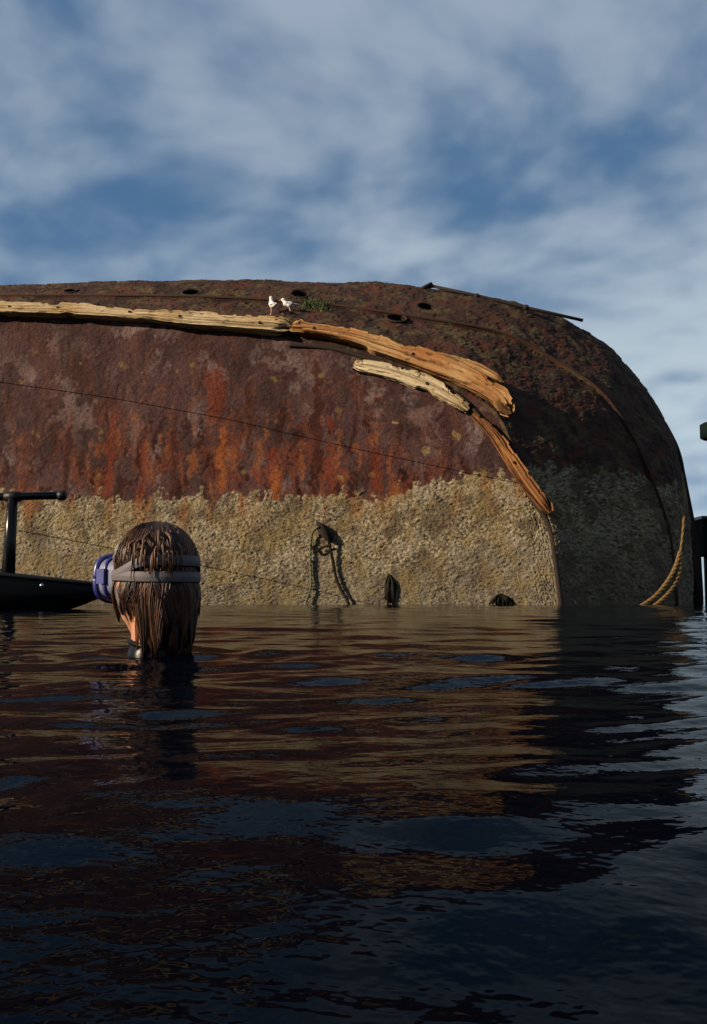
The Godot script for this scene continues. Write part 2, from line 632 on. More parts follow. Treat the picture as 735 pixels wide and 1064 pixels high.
func survey_hull() -> void:
	var e0 := [[-330, 322], [-100, 326], [0, 327], [100, 329], [200, 336], [300, 347], [400, 372], [470, 400], [516, 428], [536, 468], [556, 505], [572, 537], [580, 580], [587, 656]]
	var e1 := [[-330, 316, 26], [-100, 311, 26], [0, 309.5, 26], [100, 309.5, 26], [215, 311, 26], [330, 318, 26.2], [446, 334, 26.4], [523, 349, 26.8], [575, 376, 27.0], [622, 408, 27.0], [652, 450, 27.0], [676, 502, 27.0], [694, 560, 27.0], [703, 650, 27.0]]
	var e2 := [[-330, 306, 28], [-100, 303, 28], [0, 300.5, 28], [100, 296.5, 28], [225, 294, 28], [350, 295.5, 28.5], [470, 304, 29.2], [560, 324, 29.8], [620, 353, 30.2], [655, 388, 30.4], [690, 440, 30.4], [706, 490, 30.2], [712, 555, 30], [714, 647, 30]]
	for k in 6:
		rings.append(PackedVector3Array())
	for i in e0.size():
		var a := face_pt(e0[i][0], e0[i][1], 0.07)
		var b := hull_pt(e1[i][0], e1[i][1], e1[i][2])
		var c := hull_pt(e2[i][0], e2[i][1], e2[i][2])
		var k := maxf(0.0, (i - 6) / 7.0)
		rings[0].append(a)
		rings[1].append(b)
		rings[2].append(c)
		rings[3].append(Vector3(c.x - 0.7 * k, c.y * (1.0 if c.y < 0.0 else 0.985), c.z - 3.2))
		rings[4].append(Vector3(c.x - 3.0 * k, c.y * (1.0 if c.y < 0.0 else 0.74), c.z - 7.5))
		rings[5].append(Vector3(c.x - 6.0 * k, -0.8, c.z - 11.0))
	for i in 13 * 24 + 1:
		c0_line.append(cr_line(rings[0], i / 24.0))

func shell_pt(s: float, t: float) -> Vector3:
	var p := PackedVector3Array()
	var k := clampi(int(t), 0, 4)
	for j in [maxi(k - 1, 0), k, k + 1, mini(k + 2, 5)]:
		p.append(cr_line(rings[j], s))
	return cr(p[0], p[1], p[2], p[3], t - k)

func shell_find(px: float, py: float) -> Vector2:
	var best := Vector2.ZERO
	var least := 1e9
	for i in range(12, 131):
		for j in 41:
			var s := i * 0.1
			var t := j * 0.05
			var e := to_px(shell_pt(s, t)).distance_squared_to(Vector2(px, py))
			if e < least:
				least = e
				best = Vector2(s, t)
	var c := best
	for i in range(-10, 11):
		for j in range(-10, 11):
			var q := c + Vector2(i * 0.01, j * 0.005)
			var e := to_px(shell_pt(q.x, maxf(q.y, 0.0))).distance_squared_to(Vector2(px, py))
			if e < least:
				least = e
				best = q
	return best

func shell_frame(st: Vector2) -> Basis:
	var a := (shell_pt(st.x + 0.02, st.y) - shell_pt(st.x - 0.02, st.y)).normalized()
	var b := (shell_pt(st.x, st.y + 0.02) - shell_pt(st.x, st.y - 0.02)).normalized()
	var n := a.cross(b).normalized()
	return Basis(a, n.cross(a).normalized(), n)

func shell_colour(p: Vector3, s: float, t: float) -> Color:
	var x := p.x
	var y := p.y
	var z := p.z
	var big := n_big.get_noise_3d(x, y, z)
	var mid := n_mid.get_noise_3d(x, y, z)
	var mid2 := n_mid.get_noise_3d(x + 40.0, y, z * 0.7)
	var fine := n_fine.get_noise_3d(x, y, z)
	var c := Color(0.105, 0.060, 0.045)
	c = mixc(c, Color(0.050, 0.028, 0.024), 0.45 + big * 1.3)
	c = mixc(c, Color(0.150, 0.118, 0.058), smoothstep(-0.02, 0.34, mid + big * 0.3 + fine * 0.25) * 0.85)
	c = mixc(c, Color(0.150, 0.052, 0.034), smoothstep(0.10, 0.42, mid2 + fine * 0.3) * 0.85)
	c = mixc(c, Color(0.058, 0.034, 0.029), smoothstep(0.06, 0.36, -mid2 * 0.8 - fine * 0.5) * 0.8)
	var tl := tide_line(x, y, z) + 0.35 - y
	if tl > 0.0:
		c = mixc(c, crust_colour(x, y, z), smoothstep(0.0, 0.12, tl))
	c.a = 1.0
	return c

func make_wreck() -> void:
	wreck = thing("shipwreck", "huge rusted steel ship hull lying on its side in the water", "shipwreck")
	# --- the big flat side: three strakes of plating, each lapped over the one below
	var seam1 := PackedVector3Array()
	for q in [[-330, 352], [-120, 376], [0, 395], [120, 412], [240, 434], [360, 462], [490, 490], [600, 512]]:
		seam1.append(face_pt(q[0], q[1]))
	var seam2 := PackedVector3Array()
	for q in [[-330, 500], [0, 545], [200, 583], [330, 611], [420, 634], [600, 690]]:
		seam2.append(face_pt(q[0], q[1]))
	var xs: Array = []
	var x := c0_line[0].x
	while x < c0_line[c0_line.size() - 1].x - 0.005:
		xs.append(x)
		x += 0.09 if x < -9.6 else (0.028 if x < 4.0 else 0.012)
	xs.append(c0_line[c0_line.size() - 1].x)
	for k in 3:
		var cols: Array = []
		for q in xs:
			var top := line_y(c0_line, q)
			var y1 := minf(line_y(seam1, q), top)
			var y2 := minf(line_y(seam2, q), y1)
			var lo: float = [y1, y2, -0.85][k]
			var hi: float = [top, y1, y2][k]
			if hi - lo > 0.03:
				cols.append([q, lo, hi])
		var rows: int = [150, 150, 95][k]
		var w := cols.size()
		var v := PackedVector3Array()
		var c := PackedColorArray()
		var out: float = [0.048, 0.024, 0.0][k]
		for j in rows + 1:
			for i in w:
				var q: Array = cols[i]
				var t := maxf(0.0, float(j - 1) / (rows - 1))
				# overlap the plate below by a hand's breadth and the rim above
				var y: float = lerpf(q[1] - (0.06 if k < 2 else 0.0), q[2] + (0.03 if k > 0 else 0.0), t)
				var z: float = face_z(q[0], y) + out + face_relief(q[0], y)
				if j == 0:
					z -= 0.05
				v.append(Vector3(q[0], y, z))
				c.append(face_colour(q[0], y, z))
		var o := obj("hull_plate", grid_mesh(w, rows + 1, v, c), M.hull, wreck)
		o.set_meta("label", ["purple brown plating with pale flaking patches under the timbers", "rust red plating streaked down into the barnacles", "barnacle crusted plating at the waterline"][k])
	# --- the turned-over bilge: strakes from the rim over the top and round the stern
	var holes: Array = []
	for q in [[74, 304, 0.20], [199, 305, 0.27], [312, 307, 0.27], [443, 320, 0.27], [412, 332, 0.27]]:
		var st := shell_find(q[0], q[1])
		holes.append([st, shell_pt(st.x, st.y), shell_frame(st), q[2]])
	var ss: Array = []
	for i in 13:
		var l: float = rings[1][i].distance_to(rings[1][i + 1])
		var n := maxi(8, int(l / (0.09 if i < 1 else 0.030)))
		for j in n:
			ss.append(i + float(j) / n)
	ss.append(13.0)
	var spans := [[0.0, 1.0, 64], [1.0, 2.0, 60], [2.0, 5.0, 40]]
	for b in 3:
		var w := ss.size()
		var v := PackedVector3Array()
		var c := PackedColorArray()
		var rows: int = spans[b][2]
		var extra := 2 if b < 2 else 0
		for j in rows + extra:
			var jj := j - extra
			var t: float = lerpf(spans[b][0], spans[b][1], maxf(0.0, float(jj)) / (rows - 1))
			for i in w:
				var s: float = ss[i]
				var p := shell_pt(s, t)
				var fr := shell_frame(Vector2(s, clampf(t, 0.02, 4.98)))
				var rel := n_dent.get_noise_3d(p.x, p.y, p.z) * 0.07 + n_fine.get_noise_3d(p.x * 1.4, p.y * 1.4, p.z * 1.4) * 0.018 + 0.02 * smoothstep(0.0, 0.1, n_mid.get_noise_3d(p.x * 1.6, p.y * 1.6, p.z * 1.6))
				if p.y < 3.1 and b < 2:
					rel += 0.035 * n_fine.get_noise_3d(p.x * 2.4 + 8.0, p.y * 2.4, p.z * 2.4) + 0.025 * n_mid.get_noise_3d(p.x * 3.0, p.y * 3.0, p.z * 3.0)
				if b == 2 and t < 2.05:
					rel = n_dent.get_noise_3d(p.x, p.y, p.z) * 0.07
				p += fr.z * (rel * (0.4 if jj <= 0 else 1.0) + (0.045 if b == 1 else 0.0))
				var col := shell_colour(p, s, t)
				if jj < 0:
					# lip: down over the plate below, then back in under it
					p -= fr.y * 0.06
					if jj == -2:
						p -= fr.z * 0.16
				v.append(p)
				c.append(col)
		var hh := rows + extra
		var keep := PackedByteArray()
		keep.resize((w - 1) * (hh - 1))
		keep.fill(1)
		if b < 2:
			for j in hh - 1:
				for i in w - 1:
					var p := v[j * w + i].lerp(v[(j + 1) * w + i + 1], 0.5)
					for q in holes:
						var d: Vector3 = p - q[1]
						if d.length_squared() < 0.3:
							var f: Basis = q[2]
							if Vector2(d.dot(f.x), d.dot(f.y)).length() < q[3] * 0.93 and absf(d.dot(f.z)) < 0.2:
								keep[j * (w - 1) + i] = 0
		obj("hull_plate", grid_mesh(w, hh, v, c, false, keep), M.hull, wreck)
	# the cut end of the hull, far outside the frame
	var st := begin()
	var hub := Vector3(c0_line[0].x, 2.0, -30.0)
	var edge: Array = [Vector3(c0_line[0].x, -0.85, face_z(c0_line[0].x, -0.85))]
	for j in 51:
		edge.append(shell_pt(0.0, j * 0.1))
	for j in edge.size() - 1:
		st.add_vertex(hub); st.add_vertex(edge[j]); st.add_vertex(edge[j + 1])
	obj("bulkhead", finish(st), M.rust, wreck)
	# --- porthole rims
	for q in holes:
		var f: Basis = q[2]
		var p := PackedVector3Array()
		for k in 33:
			var a := TAU * k / 32.0
			p.append(q[1] + (f.x * cos(a) + f.y * sin(a)) * q[3] + f.z * 0.03)
		obj("porthole_rim", tube_mesh(p, [0.035], 8), M.iron, wreck)
		# the rim's pipe runs inward, so the opening has depth
		var sl := begin()
		for k in 32:
			var a := p[k]
			var b := p[k + 1]
			var dn := -f.z * 0.35
			sl.add_vertex(a); sl.add_vertex(b); sl.add_vertex(b + dn)
			sl.add_vertex(a); sl.add_vertex(b + dn); sl.add_vertex(a + dn)
		obj("porthole_sleeve", finish(sl), M.iron, wreck)
	# --- the bar along the second ridge
	var bar := PackedVector3Array()
	for i in 261:
		var s := i * 0.05
		bar.append(shell_pt(s, 1.0) + shell_frame(Vector2(s, 1.0)).z * 0.07)
	obj("ridge_bar", tube_mesh(bar, [0.042], 8), M.rust, wreck)
	# second, lower bar near the sheer of the stern
	make_timbers()
	make_fittings()

func plank(called: String, label: String, path: Array, out: float, high: Array, thick: float, sd: int, tone_a: Color, tone_b: Color) -> void:
	# a long weathered timber bolted to the side: rounded square section with splits along the grain and broken ends
	var ctl := PackedVector3Array()
	for q in path:
		ctl.append(face_pt(q[0], q[1], out))
	var p := smooth_path(ctl, maxi(10, int(300.0 / path.size())))
	var n := p.size()
	var rnd := noise(sd, 1.0, 4)
	var outline: Array = []     # a sawn baulk, edges slightly worn: unit square with its outward normals
	for side in 4:
		for e in 16:
			var w: float = clampf(lerpf(-1.06, 1.06, e / 15.0), -0.985, 0.985)
			var cut := 0.035 if absf(w) > 0.95 else 0.0
			outline.append(Vector2(1.0 - cut, w).rotated(side * PI * 0.5))
	outline.append(outline[0])
	var sec := outline.size()
	var v := PackedVector3Array()
	var c := PackedColorArray()
	var outward := Vector3(-0.2, 0.2, 0.96).normalized()
	var total := 0.0
	for i in n - 1:
		total += p[i].distance_to(p[i + 1])
	var along := 0.0
	for i in n:
		var u := float(i) / (n - 1)
		if i > 0:
			along += p[i].distance_to(p[i - 1])
		var t := (p[mini(i + 1, n - 1)] - p[maxi(i - 1, 0)]).normalized()
		var b := outward.cross(t).normalized()
		var o := t.cross(b).normalized()
		var hf: float = lerpf(high[0], high[1], u) if high.size() == 2 else (lerpf(high[0], high[1], u * 2.0) if u < 0.5 else lerpf(high[1], high[2], u * 2.0 - 1.0))
		var ends := minf(along, total - along)
		# lumps broken off the upper and the lower edge
		var chip_up := smoothstep(0.02, 0.30, rnd.get_noise_2d(along * 0.45, 3.0)) * 0.20 + smoothstep(0.24, 0.27, rnd.get_noise_2d(along * 1.6, 5.0)) * 0.12
		var chip_low := smoothstep(0.05, 0.35, rnd.get_noise_2d(along * 0.4, 13.0)) * 0.16
		for k in sec:
			var q: Vector2 = outline[k]
			var ring := float(k % (sec - 1))
			var groove := rnd.get_noise_3d(along * 0.22, q.x * 11.0, q.y * 11.0) * 0.055 + rnd.get_noise_3d(along * 1.2, q.x * 3.0, q.y * 3.0) * 0.03
			var y: float = q.y * hf * 0.5
			if q.y > 0.0:
				y -= q.y * chip_up * hf
			else:
				y -= q.y * chip_low * hf
			var x: float = q.x * thick * 0.5
			var lug := 1.0
			if ends < 0.5:
				# splinters of different length at the broken ends
				lug = clampf(ends / 0.5 * 1.6 + rnd.get_noise_2d(q.y * 9.0, q.x * 9.0 + 30.0) * 1.1 + 0.25, 0.25, 1.0)
			v.append(p[i] + b * (y * lug + signf(q.y) * groove * absf(q.y)) + o * (x * lug + signf(q.x) * groove * absf(q.x)))
			var g := rnd.get_noise_3d(along * 0.18, q.x * 9.0, q.y * 9.0 + 20.0)
			var l := rnd.get_noise_2d(along * 0.55, 40.0)
			var col := mixc(tone_a, tone_b, 0.45 + g * 1.3 + l * 0.9)
			col = mixc(col, tone_b * 0.30, smoothstep(0.10, 0.34, rnd.get_noise_3d(along * 0.20, q.x * 20.0, q.y * 20.0 + 50.0)) * 0.9)
			col = mixc(col, Color(0.045, 0.025, 0.017), smoothstep(0.30, 0.48, rnd.get_noise_3d(along * 2.2, q.x * 2.0, q.y * 2.0 + 80.0)) * 0.75)
			c.append(col)
	var o2 := obj(called, grid_mesh(sec, n, v, c, true), M.timber, wreck)
	o2.set_meta("label", label)
	# close the ends
	for e in [0, n - 1]:
		var st := begin()
		for k in sec - 1:
			st.add_vertex(p[e]); st.add_vertex(v[e * sec + k]); st.add_vertex(v[e * sec + k + 1])
		obj("broken_end", finish(st), M.rust, o2)
	# bolts
	var cnt := int(p[0].distance_to(p[n - 1]) / 0.9)
	for q in cnt:
		if (q * 7 + sd) % 5 < 3:
			continue
		var at := int((q + 0.6) / cnt * (n - 1))
		var bolt := CylinderMesh.new()
		bolt.top_radius = 0.03
		bolt.bottom_radius = 0.045
		bolt.height = 0.06
		bolt.radial_segments = 8
		bolt.rings = 1
		var bo := obj("bolt", bolt, M.iron, o2)
		bo.position = p[at] + outward * (thick * 0.5)
		bo.rotation.x = PI * 0.44

func make_timbers() -> void:
	var pale_a := Color(0.74, 0.60, 0.39)
	var pale_b := Color(0.50, 0.33, 0.15)
	var tan_a := Color(0.62, 0.38, 0.17)
	var tan_b := Color(0.42, 0.18, 0.06)
	plank("timber", "long pale bleached timber along the upper rim", [[-320, 318], [-100, 320], [0, 322], [100, 325], [200, 333], [302, 341]], 0.19, [0.24, 0.30, 0.38], 0.40, 3, pale_a, pale_b)
	plank("timber", "splintered tan timber bending round the rim", [[303, 340], [350, 348], [400, 361], [450, 378], [490, 394], [518, 410], [532, 430]], 0.19, [0.32, 0.48, 0.44], 0.36, 4, tan_a, tan_b)
	plank("timber", "short split timber above the bend", [[446, 367], [480, 377], [505, 388], [523, 400]], -0.10, [0.20, 0.22], 0.22, 5, tan_a, tan_b)
	plank("timber", "short pale curved timber below the rim", [[368, 379], [400, 385], [440, 398], [468, 412], [487, 426]], 0.12, [0.28, 0.38, 0.28], 0.18, 6, pale_a, pale_b)
	plank("timber", "narrow brown timber sloping down to the barnacles", [[492, 430], [512, 449], [532, 478], [552, 507], [572, 533]], 0.15, [0.20, 0.30, 0.26], 0.18, 7, tan_b * 1.1, Color(0.16, 0.07, 0.03))
	# dark iron runner the lower timbers were bolted to
	var p := PackedVector3Array()
	for q in [[300, 358], [350, 363], [400, 379], [450, 396], [485, 418], [505, 442], [528, 478], [550, 514], [570, 545], [577, 580], [583, 630], [584, 650]]:
		p.append(face_pt(q[0], q[1], 0.08))
	obj("runner_bar", tube_mesh(smooth_path(p, 8), [0.06], 8), M.iron, wreck)

func make_fittings() -> void:
	# broken handrail along the crest
	var hr := Node3D.new()
	hr.name = "handrail"
	wreck.add_child(hr)
	var a := hull_pt(446, 296.5, 28.6)
	var b := hull_pt(606, 333, 28.4)
	obj("rail_pipe", tube_mesh(PackedVector3Array([a, a.lerp(b, 0.33) + Vector3(0, 0.02, 0), a.lerp(b, 0.66), b]), [0.045], 10), M.iron, hr)
	obj("rail_pipe", tube_mesh(PackedVector3Array([hull_pt(436, 302, 28.4), hull_pt(441, 299, 28.5), hull_pt(449, 296, 28.6)]), [0.05, 0.07, 0.09], 10), M.iron, hr)
	for t in [0.32, 0.64]:
		var q := a.lerp(b, t)
		obj("stanchion", tube_mesh(PackedVector3Array([q + Vector3(0, 0.05, 0), q + Vector3(0, -0.30, -0.05), q + Vector3(0, -0.75, -0.1)]), [0.035], 8), M.iron, hr)
		var cm := SphereMesh.new()
		cm.radius = 0.085
		cm.height = 0.17
		cm.radial_segments = 10
		cm.rings = 6
		obj("clamp", cm, M.iron, hr).position = q
	obj("stanchion", tube_mesh(PackedVector3Array([a, a + Vector3(0.02, -0.3, 0), a + Vector3(0.03, -0.6, -0.1)]), [0.05], 8), M.iron, hr)
	# lifting lug on the barnacled plating
	var st := begin()
	var out := [[329, 541], [338, 546], [347, 558], [345, 562], [338, 561], [331, 553], [328, 549]]
	var front: Array = []
	var back: Array = []
	for q in out:
		front.append(face_pt(q[0], q[1], 0.22))
		back.append(face_pt(q[0], q[1], -0.05))
	for k in out.size():
		var l := (k + 1) % out.size()
		st.add_vertex(front[k]); st.add_vertex(back[k]); st.add_vertex(back[l])
		st.add_vertex(front[k]); st.add_vertex(back[l]); st.add_vertex(front[l])
	for k in range(1, out.size() - 1):
		st.add_vertex(front[0]); st.add_vertex(front[k]); st.add_vertex(front[k + 1])
	obj("lifting_lug", finish(st), M.iron, wreck)
	# the rudder hanging past the stern
	st = begin()
	var ol := [[690, 466], [704, 468], [710, 480], [715, 505], [720, 530], [725, 556], [729, 580], [731, 615], [732, 650], [690, 650]]
	front = []
	back = []
	for q in ol:
		front.append(hull_pt(q[0], q[1], 31.0))
		back.append(hull_pt(q[0], q[1], 31.0) + Vector3(-0.25, 0, -0.6))
	for k in ol.size():
		var l := (k + 1) % ol.size()
		st.add_vertex(front[k]); st.add_vertex(back[k]); st.add_vertex(back[l])
		st.add_vertex(front[k]); st.add_vertex(back[l]); st.add_vertex(front[l])
	for k in range(1, ol.size() - 1):
		st.add_vertex(front[0]); st.add_vertex(front[k]); st.add_vertex(front[k + 1])
		st.add_vertex(back[0]); st.add_vertex(back[k + 1]); st.add_vertex(back[k])
	st.set_smooth_group(-1)
	obj("rudder", finish(st), M.iron, wreck)
	# doubling strips on the stern that stand off the outline
	for q in [[[640, 372], [660, 395], [677, 418], [690, 441]], [[690, 440], [703, 466], [709, 492], [711, 530], [710, 580], [709, 640]]]:
		var p := PackedVector3Array()
		for e in q:
			p.append(hull_pt(e[0], e[1], 30.3))
		obj("edge_strip", tube_mesh(smooth_path(p, 8), [0.08], 8), M.iron, wreck)

func rope(called: String, label: String, pts: Array, out: Array, r: float, m: Material, grp := "", shell_d := 0.0) -> MeshInstance3D:
	var c := PackedVector3Array()
	for i in pts.size():
		c.append(face_pt(pts[i][0], pts[i][1], out[mini(i, out.size() - 1)]) if shell_d == 0.0 else hull_pt(pts[i][0], pts[i][1], out[mini(i, out.size() - 1)]))
	var p := smooth_path(c, 14)
	# three laid strands
	var st := begin()
	var turn := 0.0
	for k in 3:
		var q := PackedVector3Array()
		turn = 0.0
		for i in p.size():
			var t := (p[mini(i + 1, p.size() - 1)] - p[maxi(i - 1, 0)]).normalized()
			var x := t.cross(Vector3(0.1, 0.2, 1)).normalized()
			var y := t.cross(x)
			q.append(p[i] + (x * cos(turn + TAU * k / 3.0) + y * sin(turn + TAU * k / 3.0)) * r * 0.5)
			turn += 0.55
		tube(st, q, [r * 0.6], 6)
	var o := obj(called, finish(st), m)
	tag(o, label, "rope", grp)
	return o

func make_ropes() -> void:
	rope("hanging_rope", "dark green weedy rope hanging straight from the iron lug into the water", [[331, 547], [325, 553], [323, 565], [322.5, 585], [323.5, 603], [322, 615], [318, 627], [317, 650]], [0.24, 0.18, 0.12], 0.030, M.weedy, "")
	rope("hanging_rope", "black rope slanting away from the iron lug into the water", [[341, 559], [344, 572], [347, 588], [350, 602], [356, 615], [362, 626], [365, 650]], [0.24, 0.16, 0.12], 0.036, M.weed, "")
	rope("hanging_rope", "short slack rope looped between the two hanging ropes under the lug", [[323, 566], [328, 573], [335, 569], [342, 567]], [0.14], 0.028, M.weed, "")
	rope("stern_rope", "upper of two tan ropes drooping from the stern to the water", [[707, 574], [702, 590], [693, 606], [680, 621], [664, 632], [655, 640]], [25.0, 24.4, 23.9, 23.4, 23.0, 22.8], 0.055, M.rope, "", 1.0)
	rope("stern_rope", "lower of two tan ropes drooping from the stern to the water", [[708, 575], [706, 594], [699, 611], [688, 624], [675, 634], [664, 642]], [25.0, 24.4, 23.9, 23.4, 23.0, 22.8], 0.055, M.rope, "", 1.0)
	rope("stern_line", "thin dark line dropping from the stern edge to the drooping tan ropes", [[709, 492], [711, 520], [710, 550], [707, 575]], [28.4, 27.2, 26.0, 25.0], 0.03, M.rope, "", 1.0)

func weed_clump(label: String, px: float, py: float, wide: float, high: float, sd: int) -> void:
	# bladderwrack hung from a fitting: a bundle of flattened fronds
	var r := RandomNumberGenerator.new()
	r.seed = sd
	var st := begin()
	var top := face_pt(px, py, 0.06)
	for k in 46:
		var bend := r.randfn(0.0, 0.5) * wide
		var p := PackedVector3Array()
		var rad: Array = []
		var len := high * r.randf_range(0.6, 1.15)
		var dz := r.randf_range(0.0, 0.12)
		for i in 7:
			var u := i / 6.0
			p.append(top + Vector3(bend * sin(u * 1.9) * 0.8 + r.randfn(0, 0.008), -len * u, dz * sin(u * 2.5) + LEAN * len * u))
			rad.append(lerpf(0.012, 0.03, sin(u * PI)))
		tube(st, p, rad, 5)
	var o := obj("seaweed", finish(st), M.weed)
	tag(o, label, "seaweed")

func tuft(label: String, px: float, py: float, wide: float, high: float, sd: int) -> void:
	var r := RandomNumberGenerator.new()
	r.seed = sd
	var f := shell_find(px, py)
	var at := shell_pt(f.x, f.y) + Vector3(0, 0.02, 0)
	var st := begin()
	var fr := shell_frame(f)
	for k in 700:
		var o := at + fr.x * clampf(r.randfn(0, wide * 0.35), -wide, wide) + fr.y * clampf(r.randfn(0, wide * 0.35), -wide, wide)
		var lean := Vector3(r.randfn(0, 0.5), 1.0, r.randfn(0, 0.5)).normalized() * high * r.randf_range(0.4, 1.0)
		var sd2 := Vector3(r.randfn(0, 1), 0, r.randfn(0, 1)).normalized() * 0.009
		var base := o - fr.z * 0.07
		var mid := base + lean * 0.7 + Vector3(0, 0.05, 0)
		var tip := base + lean * 1.2 + Vector3(lean.x, -0.02, lean.z) * 0.4
		st.add_vertex(base - sd2); st.add_vertex(mid - sd2); st.add_vertex(mid + sd2)
		st.add_vertex(base - sd2); st.add_vertex(mid + sd2); st.add_vertex(base + sd2)
		st.add_vertex(mid - sd2); st.add_vertex(tip); st.add_vertex(mid + sd2)
	var o2 := obj("grass_tuft", finish(st), M.grass)
	tag(o2, label, "plant")

func gull(label: String, px: float, py: float, face: float, stoop: float, k: float) -> void:
	var f := shell_find(px, py)
	var at := shell_pt(f.x, f.y)
	var g := thing("gull", label, "bird", at + Vector3(0, 0.02, 0), "gulls on the wreck")
	g.rotation.y = face
	g.scale = Vector3.ONE * k
	# local: beak along +x, y up
	var ch := Vector3(0.08, 0.235 + 0.06 * (1.0 - stoop), 0)
	var rump := Vector3(-0.12, 0.20 - 0.02 * (1.0 - stoop), 0)
	var hd := ch + Vector3(0.035 + 0.03 * stoop, 0.135 - 0.03 * stoop, 0)
	var body := blob_mesh([[ch, Vector3(-0.02, 0.215, 0), 0.062, 0.072], [Vector3(-0.02, 0.215, 0), rump, 0.070, 0.038], [rump, rump + Vector3(-0.13, 0.0, 0), 0.032, 0.014], [ch, hd, 0.045, 0.036], [hd, hd + Vector3(0.02, 0, 0), 0.040, 0.032]], 0.010, 0.04)
	obj("body", body, M.white, g)
	obj("beak", tube_mesh(PackedVector3Array([hd + Vector3(0.045, 0, 0), hd + Vector3(0.085, -0.006, 0), hd + Vector3(0.105, -0.018, 0)]), [0.014, 0.010, 0.003], 6), M.beak, g)
	for s in [-1.0, 1.0]:
		obj("wing", blob_mesh([[Vector3(0.05, 0.25, 0.058 * s), Vector3(-0.08, 0.225, 0.062 * s), 0.026, 0.030], [Vector3(-0.08, 0.225, 0.060 * s), Vector3(-0.27, 0.20, 0.020 * s), 0.026, 0.008]], 0.010, 0.03), M.grey if stoop > 0.5 else M.white, g)
		obj("leg", tube_mesh(PackedVector3Array([Vector3(-0.01, 0.17, 0.03 * s), Vector3(-0.02, 0.09, 0.032 * s), Vector3(0.0, -0.03, 0.034 * s)]), [0.010, 0.008, 0.008], 6), M.pink, g)
		obj("foot", tube_mesh(PackedVector3Array([Vector3(-0.01, 0.0, 0.034 * s), Vector3(0.055, -0.01, 0.04 * s)]), [0.008, 0.02], 6), M.pink, g)

# ---------------------------------------------------------------- the low black boat with the T-post
func make_boat() -> void:
	var d := 13.0
	var t := thing("black_boat", "low black boat with an upright post carrying a T-shaped handlebar", "boat", pt(20, 633, d))
	var org := t.position
	# hull lofted along x, tip at the swimmer's side
	var tipx := pt(116, 610, d).x - org.x
	var n := 30
	var m := 17
	var v := PackedVector3Array()
	for i in n:
		var u := float(i) / (n - 1)
		var x := lerpf(-3.6, tipx, u)
		var wide := 0.62 * pow(maxf(0.0, 1.0 - pow(u, 4.0)), 0.8) + 0.012
		var py := lerpf(597.0, 609.0, clampf((x + 0.2) / (tipx + 0.2), -2.0, 1.0))
		var top := pt(20, py, d).y - org.y
		var deep := lerpf(-0.22, 0.22, pow(u, 6.0))
		for j in m:
			var a := PI * j / (m - 1)
			var cy := sin(a)
			v.append(Vector3(x, lerpf(top, deep, pow(cy, 0.55)), cos(a) * wide))
	obj("hull", grid_mesh(m, n, v, PackedColorArray(), true), M.black, t)
	var dv := PackedVector3Array()
	for i in n:
		for j in 5:
			var q := v[i * m].lerp(v[i * m + m - 1], j / 4.0)
			dv.append(q + Vector3(0, -0.015 + 0.02 * sin(PI * j / 4.0), 0))
	obj("deck", grid_mesh(5, n, dv, PackedColorArray(), false), M.rubber, t)
	for s in [0, m - 1]:
		var gp := PackedVector3Array()
		for i in n:
			gp.append(v[i * m + s])
		obj("gunwale", tube_mesh(gp, [0.03], 8), M.rubber, t)
	var foot := pt(8, 606, d) - org
	var head := pt(13.5, 516, d) - org
	obj("post", tube_mesh(PackedVector3Array([foot - Vector3(0, 0.05, 0), foot.lerp(head, 0.5), head]), [0.092, 0.076, 0.066], 14), M.black, t)
	var bl := pt(-60, 517.5, d) - org
	var br := pt(62, 514.8, d) - org
	var cb := obj("crossbar", tube_mesh(PackedVector3Array([bl, bl.lerp(br, 0.5), br]), [0.052], 16), M.black, t)
	var e := br - bl
	obj("grip", tube_mesh(PackedVector3Array([br - e * 0.01, br + e.normalized() * 0.07, br + e.normalized() * 0.088]), [0.064, 0.064, 0.042], 16), M.rubber, cb)
	obj("socket", tube_mesh(PackedVector3Array([head + Vector3(-0.1, 0, 0), head + Vector3(0.1, 0, 0)]), [0.067], 16), M.rubber, cb)
	var cl := pt(43, 606, d - 0.62) - org
	var cm := SphereMesh.new()
	cm.radius = 0.026
	cm.height = 0.052
	cm.radial_segments = 12
	cm.rings = 6
	obj("stud", cm, M.steel, t).position = Vector3(cl.x, 0.30, 0.60)

# ---------------------------------------------------------------- the swimmer
func head_r(phi: float, y: float) -> Vector2:
	# outline of the hair-covered skull at height y: half widths in x and z
	var k := clampf((y - 0.215) / 0.108, -1.0, 1.0)
	var r := sqrt(maxf(0.0, 1.0 - k * k)) if y > 0.215 else lerpf(0.66, 1.0, smoothstep(-0.02, 0.19, y))
	return Vector2(0.086, 0.103) * r

func mask_ring(w: float, h: float, z: float, bend: float) -> PackedVector3Array:
	var p := PackedVector3Array()
	for k in 49:
		var a := TAU * k / 48.0
		var e := pow(pow(absf(cos(a)), 3.5) + pow(absf(sin(a)), 3.5), -1.0 / 3.5)
		var x := cos(a) * e * w
		var y := sin(a) * e * h
		p.append(Vector3(x, y, z - bend * x * x))
	return p

